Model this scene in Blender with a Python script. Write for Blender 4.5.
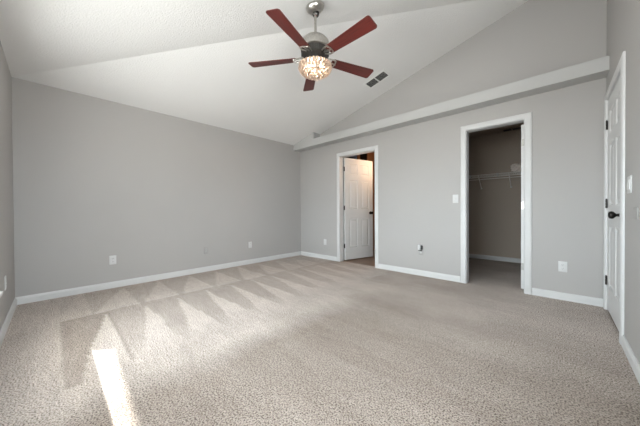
import bpy, bmesh, math, random
from mathutils import Vector, Matrix, noise

for _o in list(bpy.data.objects):
    bpy.data.objects.remove(_o)
SC = bpy.context.scene
COL = SC.collection
PI = math.pi
random.seed(7)

# ------------------------------------------------------------------ camera
CAM_LOC = Vector((4.2588, -3.8665, 1.0))
YAW, PITCH, ROLL, FPX = 0.75695, -0.00869, -0.00523, 252.27
R0 = Vector((math.cos(YAW), math.sin(YAW), 0))
F0 = Vector((-math.sin(YAW), math.cos(YAW), 0))
Z0 = Vector((0, 0, 1))
FW = F0 * math.cos(PITCH) + Z0 * math.sin(PITCH)
UP = -F0 * math.sin(PITCH) + Z0 * math.cos(PITCH)
RR = R0 * math.cos(ROLL) + UP * math.sin(ROLL)
UU = -R0 * math.sin(ROLL) + UP * math.cos(ROLL)
cam_d = bpy.data.cameras.new('camera')
cam_d.sensor_fit = 'HORIZONTAL'
cam_d.sensor_width = 36.0
cam_d.lens = FPX / 640.0 * 36.0
cam_d.clip_start = 0.02
cam = bpy.data.objects.new('camera', cam_d)
COL.objects.link(cam)
M = Matrix.Identity(4)
for i in range(3):
    M[i][0], M[i][1], M[i][2], M[i][3] = RR[i], UU[i], -FW[i], CAM_LOC[i]
cam.matrix_world = M
SC.camera = cam

# ------------------------------------------------------------------ world, sun, exposure
SKY_UP = (0.86, 0.93, 1.0, 1)
SKY_LOW = (0.55, 0.54, 0.53, 1)
SKY_STRENGTH = 26.0
SUN_STRENGTH = 22.0
EXPOSURE = 0.34
world = bpy.data.worlds.new('daylight')
SC.world = world
world.use_nodes = True
nt = world.node_tree
nt.nodes.clear()
wo = nt.nodes.new('ShaderNodeOutputWorld')
bg = nt.nodes.new('ShaderNodeBackground')
tc = nt.nodes.new('ShaderNodeTexCoord')
sx = nt.nodes.new('ShaderNodeSeparateXYZ')
mr = nt.nodes.new('ShaderNodeMapRange')
mx = nt.nodes.new('ShaderNodeMix')
mx.data_type = 'RGBA'
nt.links.new(tc.outputs['Generated'], sx.inputs[0])
mr.inputs['From Min'].default_value = -0.15
mr.inputs['From Max'].default_value = 0.15
nt.links.new(sx.outputs['Z'], mr.inputs['Value'])
nt.links.new(mr.outputs['Result'], mx.inputs[0])
mx.inputs[6].default_value = SKY_LOW
mx.inputs[7].default_value = SKY_UP
nt.links.new(mx.outputs[2], bg.inputs['Color'])
bg.inputs['Strength'].default_value = SKY_STRENGTH
nt.links.new(bg.outputs[0], wo.inputs[0])

sun_d = bpy.data.lights.new('sun', 'SUN')
sun_d.energy = SUN_STRENGTH
sun_d.angle = math.radians(0.5)
sun_d.color = (1.0, 0.96, 0.9)
sun = bpy.data.objects.new('sun', sun_d)
COL.objects.link(sun)
sun.location = (0, -9, 9)
sun.rotation_euler = Vector((0.86, 1.0, -0.90)).to_track_quat('-Z', 'Y').to_euler()

SC.view_settings.view_transform = 'Standard'
SC.view_settings.look = 'None'
SC.view_settings.gamma = 1
SC.view_settings.use_curve_mapping = False
SC.view_settings.exposure = EXPOSURE
SC.cycles.max_bounces = 16
SC.cycles.diffuse_bounces = 10
SC.cycles.transparent_max_bounces = 12
SC.cycles.use_denoising = True
SC.cycles.sample_clamp_indirect = 6.0
SC.cycles.caustics_reflective = False
SC.cycles.caustics_refractive = False

# ------------------------------------------------------------------ room numbers (metres)
L, W, H0, SL = 4.157, 4.611, 2.45, 0.2535
TB = 0.115          # partition thickness
TC = 0.17           # outside wall thickness
YC = -L


def ceil_z(x, y):
    return H0 + SL * min(x, y + L)


# windows in the south wall (x0, x1, z0, z1 of the rough opening); the second is unseen, sized for its light
WINS = [(1.22, 2.43, 0.404, 1.90), (2.85, 4.35, 0.95, 2.00)]
FILL_WIN = (-3.90, -2.60, 0.95, 2.10)      # unseen window added in the east wall to brighten the west wall
for (x0, x1, z0, z1) in WINS:
    pd = bpy.data.lights.new('window_daylight', 'AREA')
    pd.shape = 'RECTANGLE'
    pd.size, pd.size_y = x1 - x0, z1 - z0
    pd.cycles.is_portal = True
    po = bpy.data.objects.new('window_daylight', pd)
    COL.objects.link(po)
    po.location = ((x0 + x1) / 2, YC - TC - 0.01, (z0 + z1) / 2)
    po.rotation_euler = (math.radians(90), 0, 0)      # faces +y, into the room
pd = bpy.data.lights.new('window_daylight', 'AREA')  # portal for the added east window
pd.shape = 'RECTANGLE'
pd.size, pd.size_y = FILL_WIN[3] - FILL_WIN[2], FILL_WIN[1] - FILL_WIN[0]
pd.cycles.is_portal = True
po = bpy.data.objects.new('window_daylight', pd)
COL.objects.link(po)
po.location = (W + TB + 0.01, (FILL_WIN[0] + FILL_WIN[1]) / 2, (FILL_WIN[2] + FILL_WIN[3]) / 2)
po.rotation_euler = (0, math.radians(90), 0)           # faces -x, into the room


# ------------------------------------------------------------------ materials
def srgb(r, g, b):
    f = lambda c: c / 12.92 if c <= 0.04045 else ((c + 0.055) / 1.055) ** 2.4
    return (f(r / 255), f(g / 255), f(b / 255), 1)


class Nodes:
    def __init__(s, name):
        s.m = bpy.data.materials.new(name)
        s.m.use_nodes = True
        s.t = s.m.node_tree
        s.p = s.t.nodes['Principled BSDF']
        s.o = s.t.nodes['Material Output']

    def n(s, kind, **kw):
        x = s.t.nodes.new(kind)
        for k, v in kw.items():
            setattr(x, k, v)
        return x

    def l(s, a, b):
        s.t.links.new(a, b)

    def coords(s, scale=(1, 1, 1), which='Object'):
        c = s.n('ShaderNodeTexCoord')
        mp = s.n('ShaderNodeMapping')
        mp.inputs['Scale'].default_value = scale
        s.l(c.outputs[which], mp.inputs['Vector'])
        return mp.outputs[0]

    def noise(s, scale, detail=3, rough=0.5, vec=None):
        x = s.n('ShaderNodeTexNoise')
        x.inputs['Scale'].default_value = scale
        x.inputs['Detail'].default_value = detail
        x.inputs['Roughness'].default_value = rough
        if vec is not None:
            s.l(vec, x.inputs['Vector'])
        return x.outputs['Fac']

    def ramp(s, fac, stops):
        x = s.n('ShaderNodeValToRGB')
        while len(x.color_ramp.elements) < len(stops):
            x.color_ramp.elements.new(0.5)
        for e, (p, c) in zip(x.color_ramp.elements, stops):
            e.position = p
            e.color = c
        s.l(fac, x.inputs[0])
        return x.outputs[0]

    def bump(s, h, strength, dist):
        x = s.n('ShaderNodeBump')
        x.inputs['Strength'].default_value = strength
        x.inputs['Distance'].default_value = dist
        s.l(h, x.inputs['Height'])
        s.l(x.outputs[0], s.p.inputs['Normal'])


def mul(c, k):
    return (c[0] * k, c[1] * k, c[2] * k, 1)


def plain(name, c, rough=0.5, metal=0.0, var=0.04, nscale=30, bump=0.0, spec=0.5):
    N = Nodes(name)
    v = N.coords()
    f = N.noise(nscale, 3, 0.5, v)
    N.l(N.ramp(f, [(0.3, mul(c, 1 - var)), (0.7, mul(c, 1 + var))]), N.p.inputs['Base Color'])
    N.p.inputs['Roughness'].default_value = rough
    N.p.inputs['Metallic'].default_value = metal
    N.p.inputs['Specular IOR Level'].default_value = spec
    if bump:
        N.bump(f, bump, 0.002)
    return N.m


def paint(name, c, nscale, bump, dist, rough=0.7):
    N = Nodes(name)
    v = N.coords()
    f = N.noise(nscale, 4, 0.6, v)
    g = N.noise(1.3, 3, 0.5, v)
    N.l(N.ramp(g, [(0.3, mul(c, 0.985)), (0.7, mul(c, 1.015))]), N.p.inputs['Base Color'])
    N.p.inputs['Roughness'].default_value = rough
    N.p.inputs['Specular IOR Level'].default_value = 0.25
    N.bump(f, bump, dist)
    return N.m


WALLC = (0.405, 0.392, 0.382, 1)
CEILC = (0.74, 0.735, 0.73, 1)
m_wall = paint('grey_wall_paint', WALLC, 140, 0.25, 0.002)
m_ceil = paint('textured_ceiling_paint', CEILC, 75, 0.9, 0.006, 0.9)
m_ledge = paint('ledge_paint', (0.47, 0.47, 0.465, 1), 100, 0.5, 0.003, 0.8)
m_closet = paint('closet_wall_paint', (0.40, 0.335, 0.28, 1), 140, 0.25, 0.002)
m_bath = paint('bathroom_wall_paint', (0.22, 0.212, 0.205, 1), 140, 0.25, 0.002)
m_trim = plain('white_trim_paint', (0.61, 0.61, 0.61, 1), 0.5, 0, 0.015, 8, 0, 0.3)
m_plastic = plain('white_plastic', (0.60, 0.60, 0.595, 1), 0.45, 0, 0.01, 20)
m_painted_plate = plain('grey_painted_plastic', (0.36, 0.348, 0.338, 1), 0.5, 0, 0.02, 40)
m_slot = plain('dark_slot', (0.03, 0.03, 0.03, 1), 0.6)
m_bronze = plain('oil_rubbed_bronze', (0.025, 0.021, 0.019, 1), 0.35, 0.8, 0.2, 40)
m_nickel = plain('brushed_nickel', (0.52, 0.50, 0.47, 1), 0.28, 1.0, 0.12, 60)
m_dnickel = plain('dark_gunmetal', (0.10, 0.095, 0.09, 1), 0.35, 1.0, 0.1, 60)  # dark metal of the fan's vent band, cup and hanger ball
m_hinge = plain('satin_hinge_metal', (0.42, 0.41, 0.39, 1), 0.35, 0.9, 0.1, 60)
m_wire = plain('white_coated_wire', (0.80, 0.77, 0.74, 1), 0.4, 0, 0.02, 30)
m_vent = plain('white_vent_enamel', (0.74, 0.74, 0.73, 1), 0.4, 0, 0.02, 30)
m_ventdark = plain('dark_duct', (0.09, 0.09, 0.09, 1), 0.8, 0, 0.1, 30)
m_louvre = plain('grey_louvre', (0.42, 0.42, 0.41, 1), 0.5, 0.2, 0.05, 30)
m_cloth = plain('pale_cotton', (0.80, 0.72, 0.66, 1), 0.9, 0, 0.12, 60, 0.4)
m_vinyl = plain('white_vinyl', (0.80, 0.80, 0.80, 1), 0.35, 0, 0.01, 10)
m_concrete = plain('patio_concrete', (0.55, 0.53, 0.50, 1), 0.9, 0, 0.1, 6, 0.3)
m_blocker = plain('dark_blocker', (0.16, 0.15, 0.14, 1), 0.9, 0, 0.1, 20, 0.3)  # dark finish of the added outside wall that blocks skylight
m_black = plain('black_plastic', (0.02, 0.02, 0.02, 1), 0.4)


def wood(name, dark, light, scale=(3, 60, 60), rough=0.35):
    N = Nodes(name)
    v = N.coords(scale)
    f = N.noise(1.6, 6, 0.65, v)
    N.l(N.ramp(f, [(0.25, dark), (0.5, mul(light, 0.8)), (0.75, light)]), N.p.inputs['Base Color'])
    N.p.inputs['Roughness'].default_value = rough
    N.bump(f, 0.08, 0.002)
    return N.m


m_cherry = wood('cherry_blade_wood', (0.020, 0.005, 0.004, 1), (0.120, 0.017, 0.013, 1), (4, 70, 70), 0.35)
m_oak = wood('warm_cabinet_wood', (0.16, 0.06, 0.025, 1), (0.38, 0.17, 0.075, 1), (50, 50, 3), 0.4)
m_floorwood = wood('brown_plank_floor', (0.09, 0.055, 0.035, 1), (0.22, 0.14, 0.095, 1), (4, 40, 40), 0.4)


def emit(name, c, strength):
    N = Nodes(name)
    e = N.n('ShaderNodeEmission')
    e.inputs['Color'].default_value = c
    e.inputs['Strength'].default_value = strength
    N.l(e.outputs[0], N.o.inputs['Surface'])
    return N.m


m_bulb = emit('lit_bulb', (1.0, 0.76, 0.56, 1), 130)
m_globe = emit('lit_globe', (1.0, 0.66, 0.42, 1), 150)


def crystal_mat():
    N = Nodes('crystal_glass')
    tr = N.n('ShaderNodeBsdfTranslucent')
    tr.inputs['Color'].default_value = (0.98, 0.91, 0.86, 1)
    tp = N.n('ShaderNodeBsdfTransparent')
    tp.inputs['Color'].default_value = (0.98, 0.93, 0.88, 1)
    gl = N.n('ShaderNodeBsdfGlossy')
    gl.inputs['Roughness'].default_value = 0.05
    a = N.n('ShaderNodeMixShader')
    a.inputs[0].default_value = 0.035
    N.l(tr.outputs[0], a.inputs[1])
    N.l(tp.outputs[0], a.inputs[2])
    fr = N.n('ShaderNodeFresnel')
    fr.inputs['IOR'].default_value = 1.4
    b = N.n('ShaderNodeMixShader')
    N.l(fr.outputs[0], b.inputs[0])
    N.l(a.outputs[0], b.inputs[1])
    N.l(gl.outputs[0], b.inputs[2])
    N.l(b.outputs[0], N.o.inputs['Surface'])
    return N.m


def glass_mat(name, tint, frost=0.0):
    N = Nodes(name)
    tp = N.n('ShaderNodeBsdfTransparent')
    tp.inputs['Color'].default_value = tint
    gl = N.n('ShaderNodeBsdfGlossy')
    gl.inputs['Roughness'].default_value = 0.02
    b = N.n('ShaderNodeMixShader')
    b.inputs[0].default_value = 0.04
    N.l(tp.outputs[0], b.inputs[1])
    N.l(gl.outputs[0], b.inputs[2])
    out = b.outputs[0]
    if frost:
        tl = N.n('ShaderNodeBsdfTranslucent')
        c = N.n('ShaderNodeMixShader')
        c.inputs[0].default_value = frost
        N.l(out, c.inputs[1])
        N.l(tl.outputs[0], c.inputs[2])
        out = c.outputs[0]
    N.l(out, N.o.inputs['Surface'])
    return N.m


m_crystal = crystal_mat()
m_glass = glass_mat('clear_window_glass', (0.96, 0.98, 0.97, 1))
m_frost = glass_mat('frosted_window_glass', (0.5, 0.6, 0.95, 1), 0.6)


def carpet():
    N = Nodes('beige_cut_pile_carpet')
    v = N.coords()
    at = N.n('ShaderNodeAttribute')
    at.attribute_name = 'pile'
    f1 = N.noise(120, 2, 0.6, v)          # tuft flecks
    f2 = N.noise(230, 2, 0.6, v)
    f3 = N.noise(2.2, 4, 0.6, v)          # worn, uneven patches
    mixv = N.n('ShaderNodeMath', operation='MULTIPLY_ADD')
    N.l(f2, mixv.inputs[0])
    mixv.inputs[1].default_value = 0.5
    N.l(f1, mixv.inputs[2])               # f1 + .5*f2, about .75 mean
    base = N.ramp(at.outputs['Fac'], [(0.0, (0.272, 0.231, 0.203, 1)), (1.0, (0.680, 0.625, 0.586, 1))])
    fl = N.ramp(mixv.outputs[0], [(0.60, (0.30, 0.27, 0.25, 1)), (0.745, (0.98, 0.97, 0.96, 1)), (0.90, (1.34, 1.33, 1.32, 1))])
    f4 = N.noise(7.0, 5, 0.7, N.coords((0.55, 2.2, 1)))   # streaky nap
    f5 = N.noise(26, 4, 0.7, v)
    sm = N.n('ShaderNodeMath', operation='ADD')
    N.l(f4, sm.inputs[0])
    N.l(f5, sm.inputs[1])
    sm2 = N.n('ShaderNodeMath', operation='MULTIPLY_ADD')
    N.l(f3, sm2.inputs[0])
    sm2.inputs[1].default_value = 0.6
    N.l(sm.outputs[0], sm2.inputs[2])
    hf = N.n('ShaderNodeMath', operation='MULTIPLY')
    N.l(sm2.outputs[0], hf.inputs[0])
    hf.inputs[1].default_value = 0.385
    pt = N.ramp(hf.outputs[0], [(0.34, (0.80, 0.785, 0.78, 1)), (0.66, (1.18, 1.18, 1.18, 1))])
    m1 = N.n('ShaderNodeMix', data_type='RGBA', blend_type='MULTIPLY')
    m1.inputs[0].default_value = 1
    N.l(base, m1.inputs[6])
    N.l(fl, m1.inputs[7])
    m2 = N.n('ShaderNodeMix', data_type='RGBA', blend_type='MULTIPLY')
    m2.inputs[0].default_value = 1
    N.l(m1.outputs[2], m2.inputs[6])
    N.l(pt, m2.inputs[7])
    N.l(m2.outputs[2], N.p.inputs['Base Color'])
    N.p.inputs['Roughness'].default_value = 1.0
    N.p.inputs['Specular IOR Level'].default_value = 0.05
    N.bump(mixv.outputs[0], 0.65, 0.008)
    return N.m


m_carpet = carpet()


# ------------------------------------------------------------------ mesh helpers
class MB:
    """collects shapes, then builds ONE mesh object"""

    def __init__(s):
        s.b = bmesh.new()

    def box(s, x0, x1, y0, y1, z0, z1, bev=0.0, seg=2):
        x0, x1 = min(x0, x1), max(x0, x1)
        y0, y1 = min(y0, y1), max(y0, y1)
        z0, z1 = min(z0, z1), max(z0, z1)
        vs = [s.b.verts.new(p) for p in ((x0, y0, z0), (x1, y0, z0), (x1, y1, z0), (x0, y1, z0),
                                         (x0, y0, z1), (x1, y0, z1), (x1, y1, z1), (x0, y1, z1))]
        fs = [s.b.faces.new([vs[i] for i in q]) for q in
              ((3, 2, 1, 0), (4, 5, 6, 7), (0, 1, 5, 4), (1, 2, 6, 5), (2, 3, 7, 6), (3, 0, 4, 7))]
        if bev:
            es = list({e for f in fs for e in f.edges})
            bmesh.ops.bevel(s.b, geom=es, offset=bev, segments=seg, profile=0.5, affect='EDGES')
        return s

    def prism(s, pts, ax, a0, a1):
        """pts: 2D outline (ccw or cw) in the other two axes, extruded along ax from a0 to a1"""
        def P(p, a):
            q = [0, 0, 0]
            o = [i for i in range(3) if i != ax]
            q[o[0]], q[o[1]], q[ax] = p[0], p[1], a
            return q
        A = [s.b.verts.new(P(p, a0)) for p in pts]
        B = [s.b.verts.new(P(p, a1)) for p in pts]
        n = len(pts)
        fs = [s.b.faces.new(A), s.b.faces.new(B[::-1])]
        for i in range(n):
            fs.append(s.b.faces.new((A[i], B[i], B[(i + 1) % n], A[(i + 1) % n])))
        bmesh.ops.recalc_face_normals(s.b, faces=fs)
        return s

    def loft(s, rings, cap=True, closed=True):
        R = [[s.b.verts.new(p) for p in r] for r in rings]
        fs = []
        n = len(R[0])
        for a, b in zip(R, R[1:]):
            for i in range(n if closed else n - 1):
                j = (i + 1) % n
                fs.append(s.b.faces.new((a[i], a[j], b[j], b[i])))
        if cap:
            fs.append(s.b.faces.new(R[0][::-1]))
            fs.append(s.b.faces.new(R[-1]))
        bmesh.ops.recalc_face_normals(s.b, faces=fs)
        return s

    def lathe(s, prof, origin=(0, 0, 0), axis=(0, 0, 1), n=32):
        """prof: (radius, height along axis)"""
        q = Vector((0, 0, 1)).rotation_difference(Vector(axis).normalized())
        o = Vector(origin)
        rings = []
        for r, h in prof:
            r = max(r, 0.0004)
            rings.append([o + q @ Vector((r * math.cos(2 * PI * i / n), r * math.sin(2 * PI * i / n), h)) for i in range(n)])
        return s.loft(rings)

    def tube(s, pts, r, n=10, closed=False):
        pts = [Vector(p) for p in pts]
        rings = []
        m = len(pts)
        prev = None
        for i, p in enumerate(pts):
            if closed:
                t = pts[(i + 1) % m] - pts[i - 1]
            else:
                t = pts[min(i + 1, m - 1)] - pts[max(i - 1, 0)]
            t.normalize()
            if prev is None:
                ref = Vector((0, 0, 1)) if abs(t.z) < 0.9 else Vector((1, 0, 0))
                u = t.cross(ref).normalized()
            else:
                u = (prev - t * prev.dot(t)).normalized()
            prev = u
            w = t.cross(u)
            rr = r[i] if isinstance(r, (list, tuple)) else r
            rings.append([p + (u * math.cos(2 * PI * k / n) + w * math.sin(2 * PI * k / n)) * rr for k in range(n)])
        if closed:
            rings.append(rings[0])
        return s.loft(rings, cap=not closed)

    def sphere(s, c, r, sx=1, sy=1, sz=1, n=16):
        mt = Matrix.Translation(c) @ Matrix.Diagonal((r * sx, r * sy, r * sz, 1))
        bmesh.ops.create_uvsphere(s.b, u_segments=n, v_segments=n // 2, radius=1, matrix=mt)
        return s

    def xf(s, mt):
        bmesh.ops.transform(s.b, matrix=mt, verts=s.b.verts)
        return s

    def build(s, name, mat, parent=None, smooth=False, kind=None, label=None):
        me = bpy.data.meshes.new(name)
        s.b.to_mesh(me)
        s.b.free()
        me.materials.append(mat)
        if smooth:
            me.polygons.foreach_set('use_smooth', [True] * len(me.polygons))
            try:
                me.set_sharp_from_angle(angle=math.radians(40))
            except Exception:
                pass
        o = bpy.data.objects.new(name, me)
        COL.objects.link(o)
        if parent is not None:
            o.parent = parent
        if kind:
            o['kind'] = kind
        if label:
            o['label'] = label
        return o


def thing(name, label, cat, loc=(0, 0, 0), rotz=0.0, group=None, kind=None):
    o = bpy.data.objects.new(name, None)
    o.empty_display_size = 0.1
    COL.objects.link(o)
    o.location = loc
    o.rotation_euler = (0, 0, rotz)
    o['label'] = label
    o['category'] = cat
    if group:
        o['group'] = group
    if kind:
        o['kind'] = kind
    return o


def struct(name, mb, mat, label, cat, smooth=False):
    o = mb.build(name, mat, None, smooth, 'structure', label)
    o['category'] = cat
    return o


def retag(o, label, cat, group=None):
    o['label'] = label
    o['category'] = cat
    if group:
        o['group'] = group


# ------------------------------------------------------------------ the shell
# carpet: a fine grid that carries the vacuumed pile direction and a darkening painted against window light
def pile_shade_value(x, y):
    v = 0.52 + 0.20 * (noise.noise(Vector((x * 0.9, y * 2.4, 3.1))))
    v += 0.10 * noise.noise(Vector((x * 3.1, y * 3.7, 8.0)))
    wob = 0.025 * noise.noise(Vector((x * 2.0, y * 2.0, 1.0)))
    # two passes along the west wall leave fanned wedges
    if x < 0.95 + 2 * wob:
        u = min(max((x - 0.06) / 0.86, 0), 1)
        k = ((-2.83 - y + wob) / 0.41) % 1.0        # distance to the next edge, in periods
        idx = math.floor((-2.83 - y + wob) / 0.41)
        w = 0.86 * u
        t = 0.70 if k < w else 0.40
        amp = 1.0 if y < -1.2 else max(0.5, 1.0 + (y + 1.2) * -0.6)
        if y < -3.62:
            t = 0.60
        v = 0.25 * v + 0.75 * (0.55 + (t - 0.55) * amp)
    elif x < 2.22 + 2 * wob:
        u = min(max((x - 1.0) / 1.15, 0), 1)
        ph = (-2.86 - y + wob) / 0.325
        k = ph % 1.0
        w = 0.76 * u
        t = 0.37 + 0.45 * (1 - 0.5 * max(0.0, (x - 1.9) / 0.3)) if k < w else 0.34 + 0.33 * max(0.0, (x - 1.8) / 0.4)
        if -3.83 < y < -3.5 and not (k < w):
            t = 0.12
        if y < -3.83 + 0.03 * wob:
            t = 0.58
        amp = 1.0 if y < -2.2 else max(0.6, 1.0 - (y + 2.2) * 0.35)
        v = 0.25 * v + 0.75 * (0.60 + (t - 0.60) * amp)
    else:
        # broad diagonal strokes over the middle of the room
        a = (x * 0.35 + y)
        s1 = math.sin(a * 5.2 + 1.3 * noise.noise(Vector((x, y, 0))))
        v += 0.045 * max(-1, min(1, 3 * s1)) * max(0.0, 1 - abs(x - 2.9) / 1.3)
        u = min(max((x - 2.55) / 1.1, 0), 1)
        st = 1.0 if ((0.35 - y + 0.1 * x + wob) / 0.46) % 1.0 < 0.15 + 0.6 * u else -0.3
        # darker band along the north wall, lighter towards the east
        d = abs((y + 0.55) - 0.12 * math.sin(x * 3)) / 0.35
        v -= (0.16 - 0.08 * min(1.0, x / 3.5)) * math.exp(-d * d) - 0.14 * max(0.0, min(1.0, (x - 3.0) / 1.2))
        # open floor: darker pile plus darkening painted to offset window light, fading towards the door wall
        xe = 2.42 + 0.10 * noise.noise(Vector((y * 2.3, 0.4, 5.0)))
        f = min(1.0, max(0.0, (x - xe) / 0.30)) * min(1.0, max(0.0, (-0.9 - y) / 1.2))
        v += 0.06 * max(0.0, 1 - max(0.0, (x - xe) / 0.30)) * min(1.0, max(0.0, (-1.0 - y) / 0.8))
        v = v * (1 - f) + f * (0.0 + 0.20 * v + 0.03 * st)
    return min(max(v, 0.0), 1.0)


def carpet_grid(name, x0, x1, y0, y1, step, label):
    nx, ny = int((x1 - x0) / step), int((y1 - y0) / step)
    vs, fs, pv = [], [], []
    for j in range(ny + 1):
        for i in range(nx + 1):
            x, y = x0 + (x1 - x0) * i / nx, y0 + (y1 - y0) * j / ny
            vs.append((x, y, 0.0))
            pv.append(pile_shade_value(x, y))
    for j in range(ny):
        for i in range(nx):
            a = j * (nx + 1) + i
            fs.append((a, a + 1, a + nx + 2, a + nx + 1))
    me = bpy.data.meshes.new(name)
    me.from_pydata(vs, [], fs)
    at = me.attributes.new('pile', 'FLOAT', 'POINT')  # vacuum marks plus the painted darkening of the open floor
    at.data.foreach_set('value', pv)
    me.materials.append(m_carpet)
    o = bpy.data.objects.new(name, me)
    COL.objects.link(o)
    o['kind'] = 'structure'
    o['label'] = label
    o['category'] = 'floor'
    return o


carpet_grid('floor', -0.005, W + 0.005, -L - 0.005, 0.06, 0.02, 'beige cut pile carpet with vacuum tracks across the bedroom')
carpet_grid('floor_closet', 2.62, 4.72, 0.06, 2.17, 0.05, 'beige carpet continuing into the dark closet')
struct('floor_bathroom', MB().box(-1.0, 2.50, 0.06, 3.2, -0.05, -0.002), m_floorwood,
       'dark brown plank floor in the room behind the open door', 'floor')
struct('floor_slab', MB().box(-0.3, W + 0.3, -L - 0.3, 0.059, -0.12, -0.01), m_concrete, 'concrete slab under the bedroom carpet', 'floor')

# west wall (the long dark grey one)
struct('wall_west', MB().box(-TB, 0, -L - TC, 0.0, -0.02, H0 + 0.02), m_wall, 'long grey wall at the back left of the room', 'wall')

# north wall with two door openings and the sloping top
D1 = (1.145, 1.925, 2.055)
D2 = (3.352, 3.960, 2.072)
wn = MB()
wn.box(-TB, D1[0] - 0.02, 0, TB, -0.02, 2.2).box(D1[1] + 0.02, D2[0] - 0.02, 0, TB, -0.02, 2.2)
wn.box(D2[1] + 0.02, W + TB, 0, TB, -0.02, 2.2)
wn.box(D1[0] - 0.02, D1[1] + 0.02, 0, TB, D1[2] + 0.02, 2.2).box(D2[0] - 0.02, D2[1] + 0.02, 0, TB, D2[2] + 0.02, 2.2)
wn.prism([(-TB, 2.2), (W + TB, 2.2), (W + TB, ceil_z(L, 0) + 0.03), (L, ceil_z(L, 0) + 0.03), (-TB, H0 + SL * -TB + 0.03)], 1, 0, TB)
struct('wall_north', wn, m_wall, 'light grey wall with the two doorways and the ledge', 'wall')

# south wall with windows
ws = MB()
zt = H0 + 0.02
xs = [-TB] + [v for w_ in WINS for v in w_[:2]] + [W + TB]
for a, b in zip(xs[0::2], xs[1::2]):
    ws.box(a, b, YC - TC, YC, -0.12, zt)
for (x0, x1, z0, z1) in WINS:
    ws.box(x0, x1, YC - TC, YC, -0.12, z0).box(x0, x1, YC - TC, YC, z1, zt)
struct('wall_south', ws, m_wall, 'grey window wall at the far left edge', 'wall')

# east wall with the door opening near the corner
D3 = (-0.935, -0.095, 2.075)       # y range and height of the opening
we = MB()
we.box(W, W + TB, -L - TC, FILL_WIN[0], -0.02, 2.2).box(W, W + TB, FILL_WIN[1], D3[0] - 0.02, -0.02, 2.2)
we.box(W, W + TB, FILL_WIN[0], FILL_WIN[1], -0.02, FILL_WIN[2]).box(W, W + TB, FILL_WIN[0], FILL_WIN[1], FILL_WIN[3], 2.2)
we.box(W, W + TB, D3[1] + 0.02, TB, -0.02, 2.2)
we.box(W, W + TB, D3[0] - 0.02, D3[1] + 0.02, D3[2] + 0.02, 2.2)
we.prism([(-L - TC, 2.2), (TB, 2.2), (TB, ceil_z(9, TB) + 0.03), (-L - TC, H0 - SL * TC + 0.03)], 0, W, W + TB)
struct('wall_east', we, m_wall, 'grey wall at the right edge with the closed white door', 'wall')

# ceiling: two sloping planes that meet in a valley running out of the corner
e = 0.15
cz = lambda x, y: H0 + SL * min(x, y + L)
cb = MB()
P = [(-e, e), (-e, -L - e), (W + e, -L - e), (W + e, e), (L + e, e)]
lo = [cb.b.verts.new((x, y, cz(x, y))) for x, y in P]
hi = [cb.b.verts.new((x, y, cz(x, y) + 0.12)) for x, y in P]
fs = [cb.b.faces.new((lo[0], lo[1], lo[4])), cb.b.faces.new((lo[1], lo[2], lo[3], lo[4])),
      cb.b.faces.new((hi[0], hi[4], hi[1])), cb.b.faces.new((hi[1], hi[4], hi[3], hi[2]))]
for i in range(5):
    j = (i + 1) % 5
    fs.append(cb.b.faces.new((lo[i], hi[i], hi[j], lo[j])))
bmesh.ops.recalc_face_normals(cb.b, faces=fs)
struct('ceiling', cb, m_ceil, 'white textured vaulted ceiling with a crease from the corner', 'ceiling')

# plant ledge along the north wall, its west end boxed up to the ceiling
lb = MB()
lb.box(0, W, -0.2, 0.0, 2.337, 2.472)
lb.prism([(0, 2.472), (0.622, 2.472), (0.622, ceil_z(0.622, 0) + 0.02), (0, H0 + 0.02)], 1, -0.2, 0.0)
struct('ledge', lb, m_ledge, 'long pale boxed ledge across the wall above the doorways', 'ledge')

# closet and bathroom shells
cy1, cz1 = 2.156, 2.51
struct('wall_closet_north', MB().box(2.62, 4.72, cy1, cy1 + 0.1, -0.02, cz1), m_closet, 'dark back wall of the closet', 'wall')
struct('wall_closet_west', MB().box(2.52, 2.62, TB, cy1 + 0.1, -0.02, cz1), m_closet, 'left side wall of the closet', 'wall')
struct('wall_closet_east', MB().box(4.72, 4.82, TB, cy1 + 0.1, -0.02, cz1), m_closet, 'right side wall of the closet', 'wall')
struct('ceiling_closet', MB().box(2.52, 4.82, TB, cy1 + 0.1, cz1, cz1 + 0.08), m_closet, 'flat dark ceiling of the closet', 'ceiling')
by1 = 2.75
BW = (0.00, 0.36, 1.36, 1.86)       # little window in the bathroom end wall
wb = MB()
wb.box(-1.0, BW[0], by1, by1 + 0.1, -0.05, 2.5).box(BW[1], 2.52, by1, by1 + 0.1, -0.05, 2.5)
wb.box(BW[0], BW[1], by1, by1 + 0.1, -0.05, BW[2]).box(BW[0], BW[1], by1, by1 + 0.1, BW[3], 2.5)
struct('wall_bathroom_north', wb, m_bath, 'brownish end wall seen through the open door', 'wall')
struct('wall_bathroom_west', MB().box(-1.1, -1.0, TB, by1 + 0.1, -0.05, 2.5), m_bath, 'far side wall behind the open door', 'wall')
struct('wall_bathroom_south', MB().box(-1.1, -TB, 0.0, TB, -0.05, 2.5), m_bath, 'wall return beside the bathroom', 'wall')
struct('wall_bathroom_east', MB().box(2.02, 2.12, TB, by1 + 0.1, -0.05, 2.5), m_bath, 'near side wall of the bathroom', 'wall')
struct('ceiling_bathroom', MB().box(-1.1, 2.52, TB, by1 + 0.1, 2.5, 2.58), m_bath, 'ceiling above the room behind the open door', 'ceiling')
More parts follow.
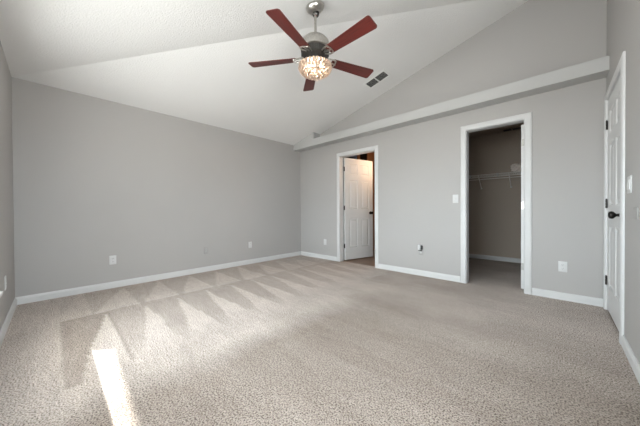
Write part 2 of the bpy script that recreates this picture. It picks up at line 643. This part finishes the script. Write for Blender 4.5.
# hall side of the east door
struct('wall_hall', MB().box(W + TB + 0.9, W + TB + 1.0, -1.6, 0.5, -0.05, 2.4).box(W + TB, W + TB + 0.9, -1.6, -1.5, -0.05, 2.4).box(W + TB, W + TB + 0.9, 0.4, 0.5, -0.05, 2.4), m_wall, 'hall walls behind the closed white door', 'wall')
struct('ceiling_hall', MB().box(W + TB, W + TB + 1.0, -1.6, 0.5, 2.4, 2.48), m_ceil, 'ceiling of the hall behind the closed white door', 'ceiling')
struct('floor_hall', MB().box(W + 0.006, W + TB + 1.0, -1.6, 0.5, -0.09, -0.002), m_floorwood, 'floor of the hall behind the closed white door', 'floor')

# unseen roof and side wall added outside the windows to shape the daylight
struct('shade_roof', MB().prism([(-4, YC - TC - 0.02), (9, YC - TC - 0.02), (9, -6.675), (-4, -6.246)], 2, 2.50, 2.58), m_vinyl, 'unseen roof added outside the windows to trim the sunlight', 'roof')


struct('shade_wall', MB().box(4.85, 4.97, -9.5, YC - TC - 0.02, -0.14, 2.5), m_blocker, 'unseen dark wall added outside to block skylight', 'wall')


# ------------------------------------------------------------------ trim
def base_profile(t=0.014, h=0.082):
    return [(0, 0), (t, 0), (t, h - 0.022), (t - 0.004, h - 0.012), (t - 0.006, h - 0.004), (t - 0.010, h), (0, h)]


def baseboard(name, axis, a0, a1, pos, sgn, mat, label):
    """axis 0: runs along x at y=pos; axis 1: runs along y at x=pos; sgn = direction of the room"""
    pr = [(pos + sgn * d, z) for d, z in base_profile()]
    mb = MB().prism(pr, axis, a0, a1)
    return struct(name, mb, mat, label, 'baseboard')


CW = 0.072       # casing width
baseboard('baseboard_west', 1, -L, 0, 0, 1, m_trim, 'white baseboard along the long dark grey wall')
baseboard('baseboard_north_1', 0, 0.014, D1[0] - CW - 0.004, 0, -1, m_trim, 'short white baseboard between the corner and the open door')
baseboard('baseboard_north_2', 0, D1[1] + CW + 0.004, D2[0] - CW - 0.004, 0, -1, m_trim, 'white baseboard between the two doorways')
baseboard('baseboard_north_3', 0, D2[1] + CW + 0.004, W, 0, -1, m_trim, 'white baseboard right of the closet doorway')
baseboard('baseboard_south', 0, 0.014, W, YC, 1, m_trim, 'white baseboard under the windows at the left edge')
baseboard('baseboard_east', 1, -L + 0.014, D3[0] - CW - 0.004, W, -1, m_trim, 'white baseboard on the right wall beside the door')
baseboard('baseboard_closet', 0, 2.62, 4.72, cy1, -1, m_trim, 'white baseboard at the back of the closet')


def casing_set(w, h):
    """door surround in local coords: opening x 0..w, wall face y=0, room at -y; casing + jamb"""
    mb = MB()
    t = 0.018
    prof = [(0.004, 0), (0.004, -0.010), (0.012, -t), (CW - 0.02, -t), (CW - 0.006, -0.014), (CW, -0.010), (CW, 0)]
    # left leg, right leg (mitre by overlap of a shared outline), head
    def leg(sign, x0):
        r0 = [Vector((x0 - sign * u, v, 0)) for u, v in prof]
        r1 = [Vector((x0 - sign * u, v, h + u)) for u, v in prof]
        mb.loft([r0, r1])
    leg(1, 0)
    leg(-1, w)
    r0 = [Vector((-u, v, h + u)) for u, v in prof]
    r1 = [Vector((w + u, v, h + u)) for u, v in prof]
    mb.loft([r0, r1])
    # jambs through the wall with a stop
    jt = 0.019
    mb.box(-jt, 0, 0, TB, 0, h).box(w, w + jt, 0, TB, 0, h).box(-jt, w + jt, 0, TB, h, h + jt)
    return mb


def placed(mb, loc, rotz):
    return mb.xf(Matrix.Translation(loc) @ Matrix.Rotation(rotz, 4, 'Z'))


struct('trim_1', placed(casing_set(D1[1] - D1[0], D1[2]), (D1[0], 0, 0), 0), m_trim, 'white casing around the doorway with the open door', 'trim')
struct('trim_2', placed(casing_set(D2[1] - D2[0], D2[2]), (D2[0], 0, 0), 0), m_trim, 'white casing around the dark closet doorway', 'trim')
# east wall: local x runs along -y of the room, room lies at -x
struct('trim_3', placed(casing_set(D3[1] - D3[0], D3[2]), (W, D3[1], 0), -PI / 2), m_trim, 'white casing around the closed door at the right edge', 'trim')


# ------------------------------------------------------------------ doors
def door_leaf_mb(w, h=2.03, t=0.035, z0=0.02):
    """six-panel leaf: x 0..w from the hinge side, y 0..t, panels moulded on both faces"""
    mb = MB()
    st, mu = 0.105 * w / 0.76, 0.095 * w / 0.76
    pw = (w - 2 * st - mu) / 2
    xb = [0, st, st + pw, st + pw + mu, w - st, w]
    zb = [0, 0.235, 0.825, 1.015, 1.600, 1.700, 1.925, h]
    pan = {(1, 1), (3, 1), (1, 3), (3, 3), (1, 5), (3, 5)}
    b = mb.b
    def V(x, y, z):
        return b.verts.new((x, y, z + z0))
    for side in (0, 1):
        yf = 0 if side == 0 else t
        dr = 1 if side == 0 else -1
        for i in range(5):
            for j in range(7):
                x0, x1, za, zc = xb[i], xb[i + 1], zb[j], zb[j + 1]
                if (i, j) in pan:
                    steps = [(0, 0), (0.006, 0.003), (0.014, 0.010), (0.026, 0.010), (0.050, 0.002)]
                    rings = [[V(x0 + s_, yf + dr * d, za + s_), V(x1 - s_, yf + dr * d, za + s_),
                              V(x1 - s_, yf + dr * d, zc - s_), V(x0 + s_, yf + dr * d, zc - s_)] for s_, d in steps]
                    for a_, c_ in zip(rings, rings[1:]):
                        for k in range(4):
                            b.faces.new((a_[k], a_[(k + 1) % 4], c_[(k + 1) % 4], c_[k]))
                    b.faces.new(rings[-1])
                else:
                    b.faces.new((V(x0, yf, za), V(x1, yf, za), V(x1, yf, zc), V(x0, yf, zc)))
    for q in (((0, 0, 0), (0, t, 0), (0, t, h), (0, 0, h)), ((w, 0, 0), (w, t, 0), (w, t, h), (w, 0, h)),
              ((0, 0, 0), (w, 0, 0), (w, t, 0), (0, t, 0)), ((0, 0, h), (w, 0, h), (w, t, h), (0, t, h))):
        b.faces.new([V(*p) for p in q])
    bmesh.ops.remove_doubles(b, verts=b.verts, dist=0.0001)
    bmesh.ops.recalc_face_normals(b, faces=b.faces)
    return mb


HZ = (0.295, 1.055, 1.83)


def hinge_mb(z, axis_xy, leafdir):
    """knuckle barrel with two small leaves; axis at axis_xy, plate along leafdir"""
    mb = MB()
    x, y = axis_xy
    for k in range(3):
        mb.lathe([(0.0045, -0.014), (0.0065, -0.0135), (0.0065, 0.0135), (0.0045, 0.014)], (x, y, z + (k - 1) * 0.029), n=12)
    mb.sphere((x, y, z + 0.047), 0.005, n=10)
    d = Vector(leafdir).normalized()
    p = Vector((-d.y, d.x))
    mb.loft([[(x + d.x * u + p.x * 0.0012 * q, y + d.y * u + p.y * 0.0012 * q, zz) for (q, zz) in
              ((-1, z - 0.044), (1, z - 0.044), (1, z + 0.044), (-1, z + 0.044))] for u in (0.0, 0.030)])
    return mb


def knob_mb(c, n_dir, face_gap=0.0):
    """round door knob with rosette, axis n_dir out of the leaf face at c"""
    return MB().lathe([(0.033, 0), (0.033, 0.004), (0.028, 0.009), (0.013, 0.012), (0.011, 0.030), (0.018, 0.036),
                       (0.027, 0.044), (0.030, 0.054), (0.027, 0.064), (0.016, 0.071), (0.002, 0.073)], c, n_dir, 24)


# door 1: white leaf swung into the bathroom, hinged on the west jamb
dr1 = thing('door_1', 'white six-panel door standing open into the lit room behind', 'door', (D1[0] + 0.004, TB + 0.004, 0), math.radians(75), kind='structure')
WD1 = 0.738
# closed leaf lies along +x with its room face at y=-t; pivot on the bathroom face
door_leaf_mb(WD1).xf(Matrix.Translation((0.006, -0.035, 0))).build('door_leaf', m_trim, dr1)
for z in HZ:
    hinge_mb(z, (0.0, -0.001), (0.1, -1)).build('hinge', m_bronze, dr1, True, label='dark bronze hinge')
knob_mb((WD1 - 0.065, -0.035, 0.95), (0, -1, 0)).build('knob', m_bronze, dr1, True, label='dark bronze knob')
knob_mb((WD1 - 0.065, 0.0, 0.95), (0, 1, 0)).build('knob', m_bronze, dr1, True, label='dark bronze knob')

# door 2: closet leaf swung into the closet, hinged on the east jamb, only its hinge edge shows
dr2 = thing('door_2', 'white closet door swung inside, only its hinged edge showing', 'door', (D2[1] - 0.003, TB + 0.004, 0), math.radians(80), kind='structure')
WD2 = 0.595
# along local +x = room +y ; leaf occupies local y 0..t = room -x
door_leaf_mb(WD2).xf(Matrix.Translation((0.004, 0.001, 0))).build('door_leaf', m_trim, dr2)
for z in HZ:
    mbh = MB().box(0.0015, 0.004, 0.006, 0.032, z - 0.044, z + 0.044, 0.0008, 1)
    mbh.lathe([(0.006, -0.044), (0.006, 0.044)], (-0.003, 0.0, z), n=12)
    mbh.build('hinge', m_hinge, dr2, label='satin metal hinge')
knob_mb((WD2 - 0.06, 0.036, 0.95), (0, 1, 0)).build('knob', m_bronze, dr2, True, label='dark bronze knob')

# door 3: closed leaf in the east wall, hinges towards the corner
dr3 = thing('door_3', 'closed white six-panel door on the right wall with a black knob', 'door', (W, D3[1] - 0.003, 0), -PI / 2, kind='structure')
WD3 = D3[1] - D3[0] - 0.006
# local +x = room -y, local -y = room -x (into the room)
door_leaf_mb(WD3, 2.045).xf(Matrix.Translation((0, 0.002, 0))).build('door_leaf', m_trim, dr3)
for z in HZ:
    mbh = hinge_mb(z, (-0.001, -0.006), (0.02, 1))
    mbh.box(-0.018, 0.018, -0.0065, -0.003, z - 0.044, z + 0.044)
    mbh.build('hinge', m_bronze, dr3, True, label='dark bronze hinge')
knob_mb((WD3 - 0.045, 0.002, 0.955), (0, -1, 0)).build('knob', m_bronze, dr3, True, label='black round knob')

# ------------------------------------------------------------------ windows
def window_unit(name, label, loc, rotz, width, hh, depth):
    """vinyl slider in a drywall return; local -y... +y is the room side, wall depth behind"""
    wd = thing(name, label, 'window', loc, rotz, kind='structure')
    w2 = width / 2
    ya, yb = -depth + 0.02, -depth + 0.075
    fr = MB()
    ft = 0.05
    fr.box(-w2, -w2 + ft, ya, yb, 0, hh).box(w2 - ft, w2, ya, yb, 0, hh)
    fr.box(-w2 + ft, w2 - ft, ya, yb, 0, ft).box(-w2 + ft, w2 - ft, ya, yb, hh - ft, hh)
    fr.build('window_frame', m_vinyl, wd)
    s_ = 0.035
    zm = hh * 0.52
    for k, (za, zb_) in enumerate(((ft, zm + s_ / 2), (zm - s_ / 2, hh - ft))):
        sa = MB()
        y0, y1 = (ya + .028, yb - .002) if k == 0 else (ya + .002, ya + .026)
        xa, xb_ = -w2 + ft, w2 - ft
        sa.box(xa, xa + s_, y0, y1, za, zb_).box(xb_ - s_, xb_, y0, y1, za, zb_)
        sa.box(xa + s_, xb_ - s_, y0, y1, za, za + s_).box(xa + s_, xb_ - s_, y0, y1, zb_ - s_, zb_)
        so = sa.build('sash', m_vinyl, wd)
        ym = (y0 + y1) / 2
        MB().box(xa + s_, xb_ - s_, ym - .002, ym + .002, za + s_, zb_ - s_).build('pane', m_glass, so)
    MB().box(-w2 - 0.02, w2 + 0.02, 0.0, 0.026, -0.020, 0.002, 0.003).box(-w2, w2, yb, 0.0, -0.02, 0.002).build('window_sill', m_trim, wd)
    return wd


for wi, (x0, x1, z0, z1) in enumerate(WINS):
    window_unit('window_%d' % (wi + 1), ['white framed window in the left edge wall, the tip of its sill just in view',
                                         'unseen window placed beside the camera and sized for its light'][wi],
                ((x0 + x1) / 2, YC, z0), 0, x1 - x0, z1 - z0, TC)
window_unit('window_4', 'unseen window added on the right wall to brighten the long grey wall', (W, (FILL_WIN[0] + FILL_WIN[1]) / 2, FILL_WIN[2]), PI / 2,
            FILL_WIN[1] - FILL_WIN[0], FILL_WIN[3] - FILL_WIN[2], TB)

bwin = thing('window_3', 'small frosted window glowing blue beyond the open door', 'window', ((BW[0] + BW[1]) / 2, by1, BW[2]), kind='structure')
bw2, bh = (BW[1] - BW[0]) / 2, BW[3] - BW[2]
MB().box(-bw2, -bw2 + .025, 0, .06, 0, bh).box(bw2 - .025, bw2, 0, .06, 0, bh).box(-bw2 + .025, bw2 - .025, 0, .06, 0, .025).box(-bw2 + .025, bw2 - .025, 0, .06, bh - .025, bh).build('window_frame', m_vinyl, bwin)
MB().box(-bw2 + .025, bw2 - .025, .03, .034, .025, bh - .025).build('pane', m_frost, bwin)

# ------------------------------------------------------------------ ceiling fan
FX, FY = 2.553, -2.118
ZB = 2.470                                        # blade plane
fan = thing('ceiling_fan', 'brushed nickel ceiling fan with five red-brown wooden blades and a crystal light', 'ceiling fan', (FX, FY, 0))
cz0 = ceil_z(FX, FY)
nrm = Vector((0, SL, -1)).normalized()
MB().lathe([(0.086, -0.006), (0.090, 0.004), (0.089, 0.016), (0.080, 0.034), (0.062, 0.050), (0.040, 0.060), (0.002, 0.062)],
           (0, 0, cz0), nrm, 36).build('canopy', m_nickel, fan, True)
MB().sphere((0, 0.012, cz0 - 0.066), 0.034, n=20).build('hanger_ball', m_dnickel, fan, True)
MB().lathe([(0.0125, 2.66), (0.0125, cz0 - 0.07)], (0, 0.006, 0), n=16).build('downrod', m_nickel, fan, True)
MB().lathe([(0.016, 2.700), (0.024, 2.698), (0.026, 2.680), (0.040, 2.672), (0.075, 2.662), (0.110, 2.644), (0.134, 2.616), (0.143, 2.584), (0.141, 2.546), (0.131, 2.538)][::-1],
           n=48).build('motor_housing', m_nickel, fan, True)
vb = MB().lathe([(0.126, 2.482), (0.130, 2.486), (0.130, 2.540), (0.126, 2.544)], n=48)
vb.build('vent_band', m_dnickel, fan, True, label='dark slotted band under the housing')
fins = MB()
for k in range(36):
    a = 2 * PI * k / 36
    c, s_ = math.cos(a), math.sin(a)
    fins.loft([[(c * r - s_ * w_, s_ * r + c * w_, z) for r, w_ in ((0.127, -0.003), (0.134, -0.003), (0.134, 0.003), (0.127, 0.003))] for z in (2.490, 2.534)])
fins.build('vent_fins', m_dnickel, fan)
MB().lathe([(0.02, 2.440), (0.070, 2.442), (0.085, 2.450), (0.100, 2.468), (0.122, 2.476), (0.130, 2.484), (0.126, 2.486)], n=48).build('switch_cup', m_dnickel, fan, True)

ANG = [-74.3 + 72 * k for k in range(5)]
PITCHB = math.radians(12)


def blade_mb():
    r0, r1, t = 0.175, 0.662, 0.006
    top = []
    out = []
    def hw(r):
        return 0.050 + (0.066 - 0.050) * (r - r0) / (r1 - r0)
    # outline along +y side then back, corners rounded
    rs = 0.022
    n = 8
    for i in range(n + 1):
        a = PI + (PI / 2) * i / n                    # root corner -y
        out.append((r0 + rs + rs * math.cos(a), -hw(r0) + rs + rs * math.sin(a)))
    for i in range(n + 1):
        a = -PI / 2 + (PI / 2) * i / n
        out.append((r1 - rs + rs * math.cos(a), -hw(r1) + rs + rs * math.sin(a)))
    for i in range(n + 1):
        a = (PI / 2) * i / n
        out.append((r1 - rs + rs * math.cos(a), hw(r1) - rs + rs * math.sin(a)))
    for i in range(n + 1):
        a = PI / 2 + (PI / 2) * i / n
        out.append((r0 + rs + rs * math.cos(a), hw(r0) - rs + rs * math.sin(a)))
    mb = MB()
    mb.prism(out, 2, -t / 2, t / 2)
    return mb


def iron_mb():
    """cast bracket: two open loops and a plate under the blade root"""
    mb = MB()
    for sg in (-1, 1):
        pts = []
        for i in range(13):
            u = i / 12
            r = 0.085 + 0.120 * u
            yy = sg * (0.006 + 0.040 * math.sin(u * PI * 0.62))
            z = 0.030 * (1 - u) ** 2 - 0.004
            pts.append((r, yy, z))
        mb.tube(pts, 0.0065, 8)
    mb.tube([(0.205, -0.043, -0.005), (0.212, -0.02, -0.006), (0.214, 0, -0.006), (0.212, 0.02, -0.006), (0.205, 0.043, -0.005)], 0.006, 8)
    mb.tube([(0.080, 0, 0.028), (0.115, 0, 0.018), (0.15, 0, 0.006), (0.185, 0, -0.003), (0.212, 0, -0.006)], [0.012, 0.010, 0.008, 0.007, 0.006], 8)
    for (r, yy) in ((0.205, -0.035), (0.205, 0.035), (0.214, 0)):
        mb.lathe([(0.009, 0), (0.008, -0.004), (0.002, -0.006)], (r, yy, -0.008), n=10)
    return mb


first = None
for k, a in enumerate(ANG):
    if k == 0:
        bl = blade_mb().build('blade', m_cherry, fan)
        ir = iron_mb().build('blade_iron', m_nickel, bl, True, label='curved nickel bracket')
        ir.location = (0, 0, -0.004)
        first = (bl, ir)
    else:
        bl = first[0].copy()
        COL.objects.link(bl)
        bl.parent = fan
        ir = first[1].copy()
        COL.objects.link(ir)
        ir.parent = bl
    # counter-clockwise edge (+y of the blade) tilts down
    bl.matrix_local = Matrix.Translation((0, 0, ZB)) @ Matrix.Rotation(math.radians(a), 4, 'Z') @ Matrix.Rotation(-PITCHB, 4, 'X')

# crystal bowl
kit = MB()
kit.lathe([(0.060, 2.440), (0.085, 2.430), (0.128, 2.412), (0.143, 2.404), (0.138, 2.398), (0.080, 2.402)], n=48)
for r_, z_ in ((0.141, 2.364), (0.108, 2.332), (0.060, 2.312)):
    kit.tube([(r_ * math.cos(2 * PI * i / 32), r_ * math.sin(2 * PI * i / 32), z_) for i in range(32)], 0.003, 6, True)
for i in range(4):
    a = PI / 4 + i * PI / 2
    kit.tube([(r_ * math.cos(a), r_ * math.sin(a), z_) for r_, z_ in ((0.136, 2.404), (0.141, 2.364), (0.108, 2.332), (0.060, 2.312))], 0.003, 6)
light = kit.build('light_kit', m_nickel, fan, True, label='round crystal light bowl with a nickel rim')


def crystal_mb(h, w):
    """faceted prism hanging from its top end, pointed below"""
    secs = [(0.35, 0), (1.0, -0.14), (1.0, -0.72), (0.55, -0.90), (0.05, -1.0)]
    rings = [[(w * f * 0.5 * math.cos(2 * PI * i / 6 + PI / 6), w * f * 0.5 * math.sin(2 * PI * i / 6 + PI / 6), h * z) for i in range(6)] for f, z in secs]
    return MB().loft(rings)


tiers = [(28, 0.143, 2.404, 0.052, 0.030, -0.20), (30, 0.151, 2.366, 0.052, 0.028, 0.62), (22, 0.114, 2.333, 0.046, 0.030, 0.95), (12, 0.066, 2.312, 0.044, 0.032, 1.05)]
for n_, r, z, h, w, tilt in tiers:
    proto = None
    for i in range(n_):
        a = 2 * PI * (i + 0.5 * (n_ % 4 == 2)) / n_
        if proto is None:
            proto = c_ = crystal_mb(h, w).build('crystal', m_crystal, light)
        else:
            c_ = proto.copy()
            COL.objects.link(c_)
            c_.parent = light
        c_.location = (r * math.cos(a), r * math.sin(a), z)
        c_.rotation_euler = (0, tilt, a)
for i in range(3):
    a = 2 * PI * i / 3 + 0.4
    MB().sphere((0.060 * math.cos(a), 0.060 * math.sin(a), 2.368), 0.019, sz=1.35, n=14).build('bulb', m_bulb, light, True, label='warm glowing bulb')

# ------------------------------------------------------------------ supply vent on the ceiling slope
def vent_thing(label, w, d, mt, m_fr, m_lv):
    v = thing('ceiling_vent', label, 'vent')
    v.matrix_world = mt
    f = MB()
    b_ = 0.026
    t = 0.008
    f.box(-w / 2, w / 2, -d / 2, -d / 2 + b_, -t, 0, .002, 1).box(-w / 2, w / 2, d / 2 - b_, d / 2, -t, 0, .002, 1)
    f.box(-w / 2, -w / 2 + b_, -d / 2 + b_, d / 2 - b_, -t, 0, .002, 1).box(w / 2 - b_, w / 2, -d / 2 + b_, d / 2 - b_, -t, 0, .002, 1)
    f.box(-0.008, 0.008, -d / 2 + b_, d / 2 - b_, -t, 0)
    f.build('frame', m_fr, v)
    MB().box(-w / 2 + b_ - .002, w / 2 - b_ + .002, -d / 2 + b_ - .002, d / 2 - b_ + .002, -0.001, 0.0005).build('duct_opening', m_ventdark, v, label='dark duct behind the slats')
    sl = MB()
    n_ = 9
    for sg in (-1, 1):
        xa, xb_ = sorted((sg * 0.008, sg * (w / 2 - b_)))
        for i in range(n_):
            yy = -d / 2 + b_ + (d - 2 * b_) * (i + 0.5) / n_
            sl.loft([[(x, yy + dy, z) for dy, z in ((-0.006, -0.007), (-0.005, -0.0075), (0.006, -0.0015), (0.005, -0.001))] for x in (xa, xb_)])
    sl.build('louvres', m_lv, v)
    return v


vx, vy = 2.226, -0.425
slope = Vector((1, 0, SL)).normalized()               # uphill direction of the west plane
yd = Vector((0, 1, 0))
nn = slope.cross(yd).normalized()
# long side measured along the slope diagonal seen in the picture
mt = Matrix.Identity(4)
for i in range(3):
    mt[i][0], mt[i][1], mt[i][2] = slope[i], yd[i], nn[i]
mt[0][3], mt[1][3], mt[2][3] = vx, vy, H0 + SL * vx
vent_thing('white ceiling vent with two grey grilles near the fan', 0.37, 0.21, mt, m_vent, m_louvre)


# ------------------------------------------------------------------ outlets, switches, plates
def face_matrix(wall, u, z):
    """local x along the wall, local -y out into the room, z up"""
    if wall == 'N':
        return (u, 0, z), 0.0
    if wall == 'W':
        return (0, u, z), PI / 2
    if wall == 'S':
        return (u, YC, z), PI
    return (W, u, z), -PI / 2


def outlet(wall, u, z, label, plate=m_plastic, recep=m_plastic, group=None):
    loc, rz = face_matrix(wall, u, z)
    o = thing('wall_outlet', label, 'outlet', loc, rz, group)
    MB().box(-0.036, 0.036, -0.006, 0, -0.058, 0.058, 0.003).build('cover_plate', plate, o, True)
    for s_ in (-1, 1):
        zc = s_ * 0.0195
        r_ = MB().prism([(0.0165 * math.cos(t), zc + 0.0145 * math.sin(t)) for t in [2 * PI * k / 24 for k in range(24)]], 1, -0.0085, -0.005)
        ro = r_.build('receptacle', recep, o)
        MB().box(-0.0075, -0.0055, -0.0088, -0.008, zc - 0.002, zc + 0.007).box(0.0055, 0.0075, -0.0088, -0.008, zc - 0.001, zc + 0.006).box(-0.0022, 0.0022, -0.0088, -0.008, zc - 0.010, zc - 0.006).build('slots', m_slot, ro)
    MB().lathe([(0.003, 0), (0.003, 0.0012), (0.0005, 0.0016)], (0, -0.006, 0), (0, -1, 0), 10).build('screw', plate, o, True)
    return o


outlet('W', -3.332, 0.368, 'white outlet on the long grey wall, nearest the left corner', plate=m_plastic)
outlet('W', -2.124, 0.352, 'grey painted outlet blending into the middle of the long grey wall', plate=m_painted_plate, recep=m_louvre)
outlet('W', -1.300, 0.361, 'white outlet on the long grey wall, nearest the far corner')
outlet('N', 0.750, 0.353, 'white outlet between the far corner and the open door')
outlet('N', 2.731, 0.372, 'grey plated outlet between the doorways holding a small plug-in device', plate=m_painted_plate, recep=m_plastic)
outlet('N', 4.296, 0.369, 'white outlet low on the wall right of the closet doorway')
outlet('S', 0.788, 0.392, 'pale outlet on the left edge wall beside the window sill')

# plug-in device
pg = thing('plug_adapter', 'small white and black plug-in device in the outlet between the doorways', 'plug', (2.722, -0.0085, 0.432))
MB().box(-0.026, 0.016, -0.040, 0, -0.036, 0.040, 0.008, 3).build('housing', m_plastic, pg, True)
MB().box(0.0165, 0.040, -0.036, 0, -0.030, 0.032, 0.005, 2).box(-0.018, 0.034, -0.034, -0.002, -0.049, -0.0365, 0.004, 2).build('side_clip', m_black, pg, True, label='black side of the device')


def switch_plate(wall, u, z, n_, label):
    loc, rz = face_matrix(wall, u, z)
    o = thing('light_switch', label, 'light switch', loc, rz)
    w2 = 0.036 + 0.023 * (n_ - 1)
    MB().box(-w2, w2, -0.006, 0, -0.0585, 0.0585, 0.003).build('cover_plate', m_plastic, o, True)
    for i in range(n_):
        x = (i - (n_ - 1) / 2) * 0.046
        if n_ > 1:
            MB().prism([(-0.0055, -0.033), (-0.0055, 0.033), (-0.0075, 0.033), (-0.0105, 0.0), (-0.0105, -0.033)], 0, x - 0.0165, x + 0.0165).build('rocker', m_plastic, o)
            continue
        MB().prism([(-0.0055, -0.004), (-0.0055, 0.012), (-0.017, 0.012), (-0.016, 0.006)], 0, x - 0.005, x + 0.005).build('toggle', m_plastic, o)
        for s_ in (-1, 1):
            MB().lathe([(0.003, 0), (0.003, 0.0012), (0.0005, 0.0016)], (x, -0.006, s_ * 0.030), (0, -1, 0), 10).build('screw', m_plastic, o, True)
    return o


switch_plate('N', 3.214, 1.158, 1, 'white single light switch left of the closet doorway')
switch_plate('E', -1.195, 1.166, 2, 'white double light switch right of the closed door')
bp = thing('blank_plate', 'grey painted blank wall plate below the double light switch', 'wall plate', *face_matrix('E', -1.385, 0.975))
MB().box(-0.058, 0.058, -0.005, 0, -0.036, 0.036, 0.003).build('cover_plate', m_painted_plate, bp, True)
for s_ in (-1, 1):
    MB().lathe([(0.003, 0), (0.003, 0.0012), (0.0005, 0.0016)], (s_ * 0.030, -0.005, 0), (0, -1, 0), 10).build('screw', m_painted_plate, bp, True)

# ------------------------------------------------------------------ closet fittings
SY0, SY1, SZ = cy1 - 0.30, cy1 - 0.008, 1.680
X0, X1 = 2.96, 4.715
sh = thing('wire_shelf', 'white wire shelf with hanging rail across the back of the closet', 'shelf', (0, 0, 0))
dk = MB()
for i in range(int((X1 - X0) / 0.026)):
    x = X0 + 0.01 + i * 0.026
    dk.tube([(x, SY1, SZ + 0.004), (x, SY0, SZ + 0.004), (x, SY0 - 0.003, SZ - 0.002), (x, SY0 - 0.003, SZ - 0.048)], 0.0022, 5)
dk.build('wire_deck', m_wire, sh, label='row of thin white deck wires')
for (y, z, r) in ((SY0, SZ, 0.0068), (SY0 - 0.002, SZ - 0.048, 0.0068), (SY1, SZ, 0.003), ((SY0 + SY1) / 2, SZ, 0.003)):
    MB().tube([(X0, y, z), (X1, y, z)], r, 8).build('rail', m_wire, sh, True)
MB().tube([(X0, SY0 + 0.03, SZ - 0.085), (X1, SY0 + 0.03, SZ - 0.085)], 0.006, 8).build('hanging_rod', m_wire, sh, True)
for x in (3.118, 3.602, 4.20):
    br = MB().tube([(x, SY0 + 0.006, SZ - 0.012), (x, SY1 - 0.012, SZ - 0.236)], 0.0085, 8)
    br.tube([(x, SY1 - 0.012, SZ - 0.236), (x, SY1 - 0.002, SZ - 0.246)], 0.006, 8)
    br.build('brace', m_wire, sh, True)
    MB().lathe([(0.018, 0), (0.018, 0.006), (0.004, 0.009)], (x, SY1 + 0.006, SZ - 0.243), (0, -1, 0), 14).build('wall_clip', m_plastic, sh, True, label='round white wall clip')
for x in (2.985, 3.43, 3.9):
    MB().box(x - 0.012, x + 0.012, SY0 - 0.012, SY0 + 0.012, SZ - 0.055, SZ + 0.010, 0.003).build('front_clip', m_plastic, sh, True, label='white joint clip on the front rail')

# crumpled cloth left on the shelf
cl = MB()
bmesh.ops.create_icosphere(cl.b, subdivisions=4, radius=1)
for v in cl.b.verts:
    p = v.co.copy()
    d = 1 + 0.62 * noise.noise(p * 1.6 + Vector((3, 1, 2))) + 0.42 * abs(noise.noise(p * 3.4)) + 0.15 * noise.noise(p * 8)
    v.co = Vector((p.x * 0.100 * d, p.y * 0.11 * d, max(p.z * d, -0.62) * 0.098))
co = cl.build('folded_cloth', m_cloth, None, True)
co.location = (3.755, cy1 - 0.17, SZ + 0.0065 + 0.62 * 0.098)
retag(co, 'crumpled pale cloth lying on the right end of the closet shelf', 'cloth')

mt2 = Matrix.Translation((3.625, 2.05, cz1))
vent_thing('dark vent grille on the closet ceiling', 0.31, 0.20, mt2, m_closet, m_ventdark)

# ------------------------------------------------------------------ bathroom bits behind the open door
cab = thing('linen_cabinet', 'tall brown wooden cabinet with a dark open top behind the open door', 'cabinet', (0.0, 0.0, 0.0))
cx0, cx1, cya, cyb, ch = 0.56, 0.88, 1.42, 1.80, 2.47
MB().box(cx0, cx0 + .03, cya, cyb, 0, ch).box(cx1 - .03, cx1, cya, cyb, 0, ch).box(cx0 + .03, cx1 - .03, cyb - .015, cyb, 0, ch).box(cx0 + .03, cx1 - .03, cya, cyb - .015, ch - .03, ch).box(cx0 + .03, cx1 - .03, cya, cyb - .015, 2.05, 2.08).box(cx0 + .03, cx1 - .03, cya, cyb - .015, 0, .1).build('carcass', m_oak, cab)
MB().box(cx0 + .03, cx1 - .03, cya + .1, cyb - .015, 2.08, ch - .03).build('niche_shade', m_black, cab, label='black block painting the shade in the open top compartment')  # solid black block stands in for the shade inside the compartment
dd = MB().box(cx0 + .004, cx1 - .004, cya - .02, cya, .11, 2.04, .003).box(cx0 + .07, cx1 - .07, cya - .026, cya - .02, .2, 1.95, .003)
do_ = dd.build('cabinet_door', m_oak, cab)
MB().lathe([(0.006, 0), (0.006, 0.012), (0.014, 0.02), (0.012, 0.028), (0.002, 0.03)], (cx1 - .04, cya - .02, 1.05), (0, -1, 0), 14).build('knob', m_bronze, do_, True)

scn = thing('wall_sconce', 'warm lit globe sconce in the room behind the open door', 'wall lamp', (2.02, 0.80, 2.00))
MB().lathe([(0.05, 0), (0.05, 0.012), (0.02, 0.02), (0.012, 0.08), (0.03, 0.085), (0.03, 0.10), (0.002, 0.10)], (0, 0, 0), (-1, 0, 0), 20).build('bracket', m_bronze, scn, True)
MB().sphere((-0.150, 0, 0), 0.055, n=20).build('globe', m_globe, scn, True, label='glowing warm white globe')


def rebase(root, loc):
    """move a thing's origin to its base without moving its parts"""
    root.location = loc
    for ch in root.children:
        ch.location = ch.location - Vector(loc)


rebase(sh, ((X0 + X1) / 2, cy1, SZ))
rebase(cab, ((cx0 + cx1) / 2, (cya + cyb) / 2, 0))
